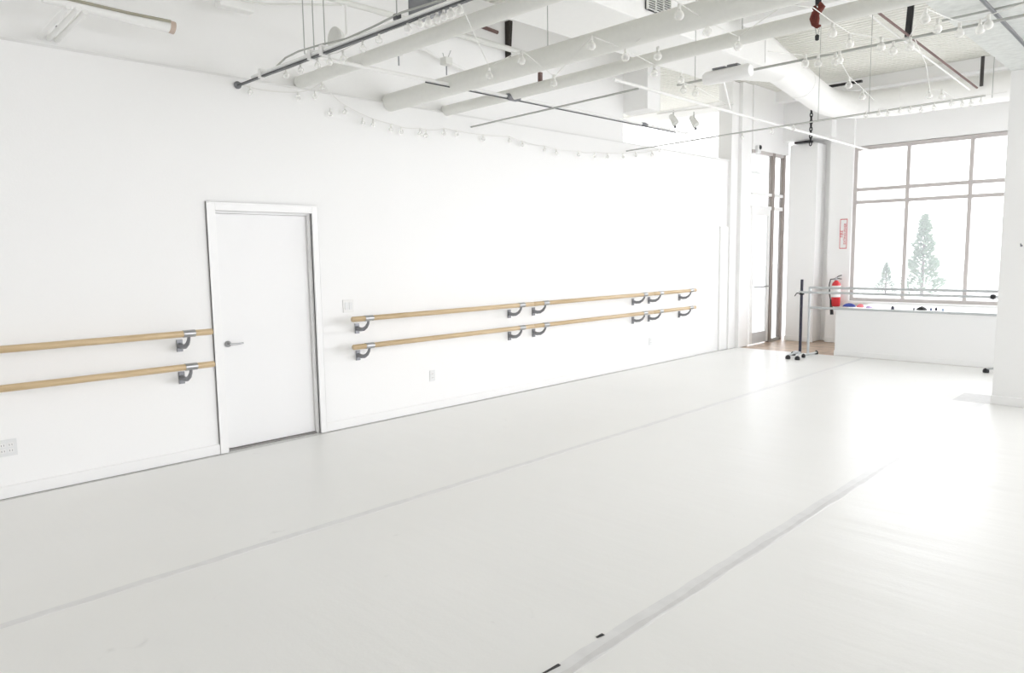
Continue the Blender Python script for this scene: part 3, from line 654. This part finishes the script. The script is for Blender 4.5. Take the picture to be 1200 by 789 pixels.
# white tube lamp on its conduit, and two track spotlights
a = atZ(826, 93, 3.02); b_ = atZ(880, 82, 3.02)
t = thing('tube_lamp', 'white tube shaped ceiling lamp with dark slots, on the grey conduit', 'ceiling lamp', (a + b_) / 2)
MB().tube([a, a.lerp(b_, .06), a.lerp(b_, .94), b_], [.045, .055, .055, .045], 20).build('lamp_body', TRIM, t)
mm = a.lerp(b_, .5)
MB().box(mm.x - .12, mm.x - .01, mm.y - .03, mm.y + .03, mm.z + .052, mm.z + .066).box(mm.x + .01, mm.x + .10, mm.y - .03, mm.y + .03, mm.z + .052, mm.z + .07).build('vent_slot', BRACKET, t)
MB().tube([mm + Vector((-.03, 0, -.05)), atZ(856, 127, 3.03)], .007, 8).build('stay_rod', TRIM, t)
def spot(label, px, py):
    q = atY(px, py, 9.2)
    t = thing('track_spotlight', label, 'spotlight', q, 'pair of white track spotlights')
    MB().tube([q + Vector((-.04, 0, .1)), q + Vector((-.03, 0, .08)), q + Vector((.04, 0, -.03))], [.03, .04, .055], 14).build('lamp_head', PIPE, t)
    MB().tube([q + Vector((0, 0, .05)), q + Vector((0, 0, .16))], .008, 8).build('yoke', GREYM, t)
    MB().lathe(q + Vector((.03, 0, -.09)), [(0, 0), (.02, .005), (.02, .03), (0, .04)], 10).build('lens_knob', BRACKET, t)
spot('left one of two pale track spotlights above the corner', 789, 143)
spot('right one of two pale track spotlights above the corner', 813, 145)
hpipe('lighting_track', 'pale track carrying the two small spotlights', 'lighting track', [atY(770, 133, 9.2), atY(860, 122, 9.2)], .012, DUCT, 8)

# ------------------------------------------------------------------ festoon lights
def bulb_parts(parent, p0, s=1.0, first={}):
    # p0: point on the cord; socket then globe hanging from it
    if 'b' not in first:
        w = MB().lathe((0, 0, 0), [(0, .004), (.010, .002), (.011, -.028), (.008, -.032)], 10)
        first['s'] = w
        prof = [(.009, -.028), (.013, -.036), (.024, -.048), (.0285, -.062), (.0265, -.076), (.016, -.087), (0, -.091)]
        first['b'] = MB().lathe((0, 0, 0), prof, 14)
        first['ms'] = first['s'].build('bulb_socket', CORD); first['mb'] = first['b'].build('bulb', BULB)
        bpy.data.objects.remove(first['ms']); bpy.data.objects.remove(first['mb'])
        first['ms'] = bpy.data.meshes['bulb_socket']; first['mb'] = bpy.data.meshes['bulb']
    b_ = bpy.data.objects.new('bulb', first['mb']); C.objects.link(b_); b_.parent = parent
    b_.location = Vector(p0) - parent_loc(parent); b_.scale = (s, s, s)
    so = bpy.data.objects.new('bulb_socket', first['ms']); C.objects.link(so); so.parent = b_
    return b_
def festoon(label, pts, bulbs, z=None, r=.003, s=1.0, sag=.0):
    """pts, bulbs: world points on the cord and at the bulb positions"""
    t = thing('string_lights', label, 'string lights', pts[0], 'white cord string lights')
    path = [Vector(pts[0])]
    for i in range(len(pts) - 1):
        a_, b2 = Vector(pts[i]), Vector(pts[i + 1])
        for k in range(1, 7):
            f = k / 6; q = a_.lerp(b2, f); q.z -= 4 * sag * f * (1 - f); path.append(q)
    MB().tube(path, r, 6).build('cord', CORD, t)
    for q in bulbs: bulb_parts(t, q, s)
    return t
def pz(lst, z): return [atZ(x_, y_, z) for x_, y_ in lst]
Z1 = 3.04
festoon('string lights crossing in front of the thick pipe near the vent', pz([(752, -20), (792, 1), (829, 25), (865, 43)], Z1), pz([(796, 5), (829, 25), (865, 43)], Z1))
festoon('string lights passing behind the red sling', pz([(868, 41), (920, 5), (953, 9), (976, 26), (996, 39), (1033, 45), (1067, 46)], Z1), pz([(976, 27), (996, 40), (1033, 44), (1047, 49), (1067, 44)], Z1))
festoon('string lights in the top right corner against the rough soffit', pz([(1066, 43), (1085, 10), (1108, 20), (1125, 26), (1149, 24), (1162, 17), (1200, 4)], Z1), pz([(1085, 10), (1099, 22), (1125, 27), (1149, 23), (1159, 17)], Z1))
festoon('string lights dropping from the grey conduit to the elbow of the duct', pz([(900, 60), (944, 65), (979, 62), (995, 90), (1011, 104), (1025, 118)], Z1), pz([(944, 64), (959, 64), (979, 62), (984, 60), (995, 91), (1011, 105)], Z1))
festoon('string lights hanging across the round duct over the window', pz([(1072, 46), (1085, 75), (1090, 105), (1104, 106), (1130, 122)], Z1 + .05), pz([(1089, 104), (1104, 105)], Z1))
festoon('string lights above the spotlights, left of the tube lamp', pz([(740, 62), (767, 76), (798, 85), (801, 97), (815, 101), (850, 122)], Z1), pz([(767, 76), (798, 85), (801, 97), (815, 101), (771, 55)], Z1))
festoon('string lights over the left part of the thickest pipe', [atZ(540, 5, 3.0)] + pz([(573, 78), (611, 59), (650, 90), (693, 42), (733, 58), (752, 45)], 3.0), pz([(573, 79), (611, 60), (693, 42), (733, 56), (649, 88)], 3.0))
# cluster under the dark track
tp = [atY(x_, y_, 2.85) for x_, y_ in ((455, 37), (480, 28), (498, 20), (515, 13), (532, 6), (560, -4))]
festoon('string lights wound under the dark lighting track', tp, [atY(x_, y_, 2.85) for x_, y_ in ((478, 24), (492, 18), (502, 15), (512, 12), (520, 9), (528, 6), (538, 2), (444, 38), (425, 48))], s=.8)
tp = [atY(x_, y_, 2.87) for x_, y_ in ((300, 92), (340, 80), (372, 66), (395, 62), (430, 45))]
festoon('string lights along the first part of the track beside the wall', tp, [atY(x_, y_, 2.87) for x_, y_ in ((335, 80), (352, 74), (372, 68), (386, 64), (402, 60))], s=.8)
# swag along the left wall
wp = [(285, 100), (349, 108), (377, 96), (405, 124), (458, 145), (492, 150), (520, 150), (597, 160), (638, 171), (678, 177), (697, 178), (745, 178), (764, 176), (782, 172), (840, 160)]
bl = [(293, 101), (349, 108), (369, 107), (377, 96), (387, 127), (404, 125), (425, 138), (437, 140), (458, 146), (470, 149), (492, 151), (499, 153), (520, 151), (535, 152), (566, 158), (597, 160), (612, 165), (638, 171), (652, 175), (678, 177), (697, 179), (712, 180), (730, 180), (745, 178), (764, 177), (773, 172), (795, 168), (815, 165), (833, 161)]
festoon('string lights swagged along the top of the left wall', [atX(x_, y_, LW + .045) for x_, y_ in wp], [atX(x_, y_, LW + .045) for x_, y_ in bl], s=.75, sag=.02)
# row along the long thin grey conduit
rp = [(x_, 176.5 - (x_ - 735) * .155) for x_ in range(760, 1181, 35)]
rb = [(1015, 131), (1030, 128), (1040, 128), (1055, 125), (1067, 124), (1080, 124), (1095, 121), (1115, 116), (1128, 117), (1138, 116), (1150, 114), (930, 146), (905, 150), (870, 156)]
festoon('string lights hung from the long thin conduit before the window', [atZ(x_, y_, 2.93) for x_, y_ in rp], [atZ(x_, y_, 2.93) for x_, y_ in rb], s=.7)

# ------------------------------------------------------------------ trees outside
def conifer(label, x, y, h, r, seed):
    rnd = random.Random(seed)
    t = thing('conifer_tree', label, 'tree', (x, y, -.15))
    MB().tube([(x, y, -.15), (x, y, h * .5), (x, y, h * .95)], [r * .11, r * .06, .01], 10).build('trunk', BARK, t)
    mb = MB()
    for i in range(1000):
        f = rnd.random() ** .75; z = h * (.04 + .96 * f); rr = r * 1.08 * (1 - f) ** .95 * (.35 + .65 * rnd.random() ** .5) * (1 + .18 * math.sin(z * 9 + seed)); a = rnd.uniform(0, 2 * math.pi)
        c = Vector((x + rr * math.cos(a), y + rr * math.sin(a), z - .15))
        L_ = .16 * h / 3.2 * rnd.uniform(.7, 1.3); d = Vector((math.cos(a), math.sin(a), rnd.uniform(.1, .9))).normalized()
        s_ = d.cross(Vector((0, 0, 1))).normalized() * L_ * .32; u = d.cross(s_).normalized() * L_ * .25
        mb.add([c - d * L_ * .4, c + s_, c + u, c - s_, c - u, c + d * L_], [(0, 1, 2), (0, 2, 3), (0, 3, 4), (0, 4, 1), (5, 2, 1), (5, 3, 2), (5, 4, 3), (5, 1, 4)])
    mb.build('foliage', LEAF, t)
conifer('tall pointed conifer outside the middle pane of the far window', -8.05, 30, 3.0, .66, 3)
conifer('small conifer outside, left of the taller one', -9.3, 30, 1.25, .36, 5)
